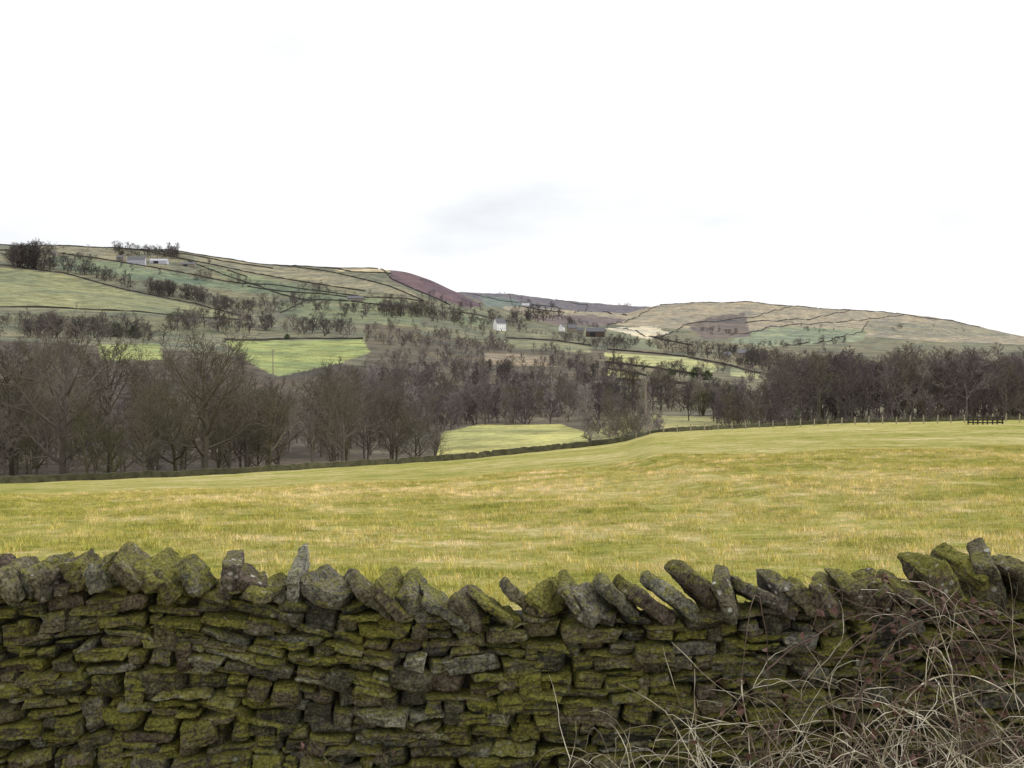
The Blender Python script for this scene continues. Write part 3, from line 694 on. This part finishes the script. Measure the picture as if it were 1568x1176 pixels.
br = bpy.data.objects.new('bramble_thicket', None); br.empty_display_size = .1; link(br)
V, Fc = tubes(straw, 4); new_obj('dead_stems', mesh_np('dead_stems', V, Fc, True), ST, br)
V, Fc = tubes(red, 4); new_obj('bramble_canes', mesh_np('bramble_canes', V, Fc, True), RD, br)
LV = np.array([[tuple(q) for q in l] for l in leaves]).reshape(-1, 3); new_obj('bramble_leaves', mesh_np('bramble_leaves', LV, np.arange(len(LV)).reshape(-1, 4)), LF, br)

# ---------------------------------------------------------------- meadow grass blades (instanced patches)
m = NT('grass_blade', .8); col, c, p = meadow_color(m); at = m.attr('tint').outputs['Color']
m.base(m.mix(1.0, col, at, 'MULTIPLY')); BL = m.m
def patch(name, n, size, hmin, hmax, wd, seed):
    g = np.random.default_rng(seed); xy = g.uniform(-size/2, size/2, (n, 2))
    tuft = np.array([noise.noise(Vector((a*2.8+seed*9, b*2.8, 0)))+.5*noise.noise(Vector((a*8+seed*9, b*8, 5))) for a, b in xy]); h = (hmin+(hmax-hmin)*np.clip(.3+1.4*tuft, 0, 1.3))*g.uniform(.6, 1.2, n)
    az = g.uniform(0, 6.28, n); ln = g.uniform(.1, .9, n)*h; d = np.stack([np.cos(az), np.sin(az)], 1); w = np.stack([-d[:, 1], d[:, 0]], 1)*wd
    b = np.c_[xy, np.full(n, -.01)]; V = np.stack([b+np.c_[w, np.zeros(n)], b-np.c_[w, np.zeros(n)], np.c_[xy+d*ln[:, None], h]], 1).reshape(-1, 3)
    me = mesh_np(name, V, np.arange(3*n).reshape(n, 3)); t = g.uniform(.7, 1.5, n)*(1+.8*np.clip(tuft, -.5, .6))
    cc = np.stack([t*g.uniform(.95, 1.2, n), t, t*g.uniform(.8, 1.6, n)], 1); set_col(me, np.repeat(cc, 3, 0)); me.materials.append(BL); return me
PT = [patch('grass_patch_%d' % i, 6000, 2.6, .015, .09, .0045, i) for i in range(4)]
G = inst_coll('meadow_grass_tufts')
y = 5.2
while y < 42:
    half = .57*y+2; x = -half
    while x < half:
        xx = x+random.uniform(-.1, .1); z = Hq(xx, y); sx = (Hq(xx+1, y)-Hq(xx-1, y))/2; sy_ = (Hq(xx, y+1)-Hq(xx, y-1))/2
        o = bpy.data.objects.new('g', random.choice(PT)); nrm = Vector((-sx, -sy_, 1)).normalized()
        q = Vector((0, 0, 1)).rotation_difference(nrm); o.rotation_mode = 'QUATERNION'
        o.rotation_quaternion = q @ Quaternion((0, 0, 1), random.choice([0, 1.5708, 3.1416, 4.712])); o.location = (xx, y, z); G.objects.link(o); x += 2.5
    y += 2.5

# ---------------------------------------------------------------- sky, sun, camera
SUN_EL, SUN_AZ = 42.0, 80.0   # azimuth from +Y towards +X
w = bpy.data.worlds.new('World'); S.world = w; w.use_nodes = True; t = w.node_tree; bg = t.nodes['Background']
def wn(ty, **kw):
    nd = t.nodes.new(ty)
    for k, v in kw.items(): setattr(nd, k, v)
    return nd
sk = wn('ShaderNodeTexSky', sky_type='NISHITA'); sk.sun_disc = False; sk.sun_elevation = math.radians(SUN_EL); sk.sun_rotation = math.radians(SUN_AZ)
tc = wn('ShaderNodeTexCoord'); mp = wn('ShaderNodeMapping'); mp.inputs['Scale'].default_value = (1, 1, 3.0); mp.inputs['Location'].default_value = (.35, .2, .1)
t.links.new(tc.outputs['Generated'], mp.inputs[0]); nz_ = wn('ShaderNodeTexNoise'); nz_.inputs['Scale'].default_value = 2.6; nz_.inputs['Detail'].default_value = 6; nz_.inputs['Roughness'].default_value = .52
t.links.new(mp.outputs[0], nz_.inputs['Vector']); sx_ = wn('ShaderNodeSeparateXYZ'); t.links.new(tc.outputs['Generated'], sx_.inputs[0])
ab = wn('ShaderNodeMath', operation='MAXIMUM'); t.links.new(sx_.outputs['Z'], ab.inputs[0]); ab.inputs[1].default_value = 0
ma = wn('ShaderNodeMath', operation='MULTIPLY_ADD'); t.links.new(ab.outputs[0], ma.inputs[0]); ma.inputs[1].default_value = .85; t.links.new(nz_.outputs['Fac'], ma.inputs[2])
cr = wn('ShaderNodeValToRGB'); t.links.new(ma.outputs[0], cr.inputs[0])
cr.color_ramp.elements[0].position = .42; cr.color_ramp.elements[0].color = (.79, .82, .86, 1); cr.color_ramp.elements[1].position = .60; cr.color_ramp.elements[1].color = (1, 1, 1, 1)
ml = wn('ShaderNodeVectorMath', operation='SCALE'); ml.inputs['Scale'].default_value = 10.9; t.links.new(cr.outputs[0], ml.inputs[0])
mx = wn('ShaderNodeMix', data_type='RGBA'); mx.inputs[0].default_value = .96; t.links.new(sk.outputs[0], mx.inputs[6]); t.links.new(ml.outputs[0], mx.inputs[7])
t.links.new(mx.outputs[2], bg.inputs[0]); bg.inputs[1].default_value = .1
sd = bpy.data.lights.new('sun', 'SUN'); sd.energy = 1.5; sd.angle = math.radians(10); sd.color = (1, .96, .90); so = link(bpy.data.objects.new('sun', sd))
az = math.radians(SUN_AZ); el = math.radians(SUN_EL); dv = Vector((math.sin(az)*math.cos(el), math.cos(az)*math.cos(el), math.sin(el)))
so.rotation_euler = dv.to_track_quat('Z', 'Y').to_euler(); so.location = dv*50
cd = bpy.data.cameras.new('camera'); cd.sensor_width = 36; cd.lens = 36*F/1568; cd.clip_end = 20000; cd.clip_start = .05
co = link(bpy.data.objects.new('camera', cd)); co.rotation_euler = (math.pi/2-TH, 0, 0); S.camera = co
S.view_settings.view_transform = 'Standard'; S.view_settings.look = 'None'; S.view_settings.exposure = 0
print('objects', len(bpy.data.objects))
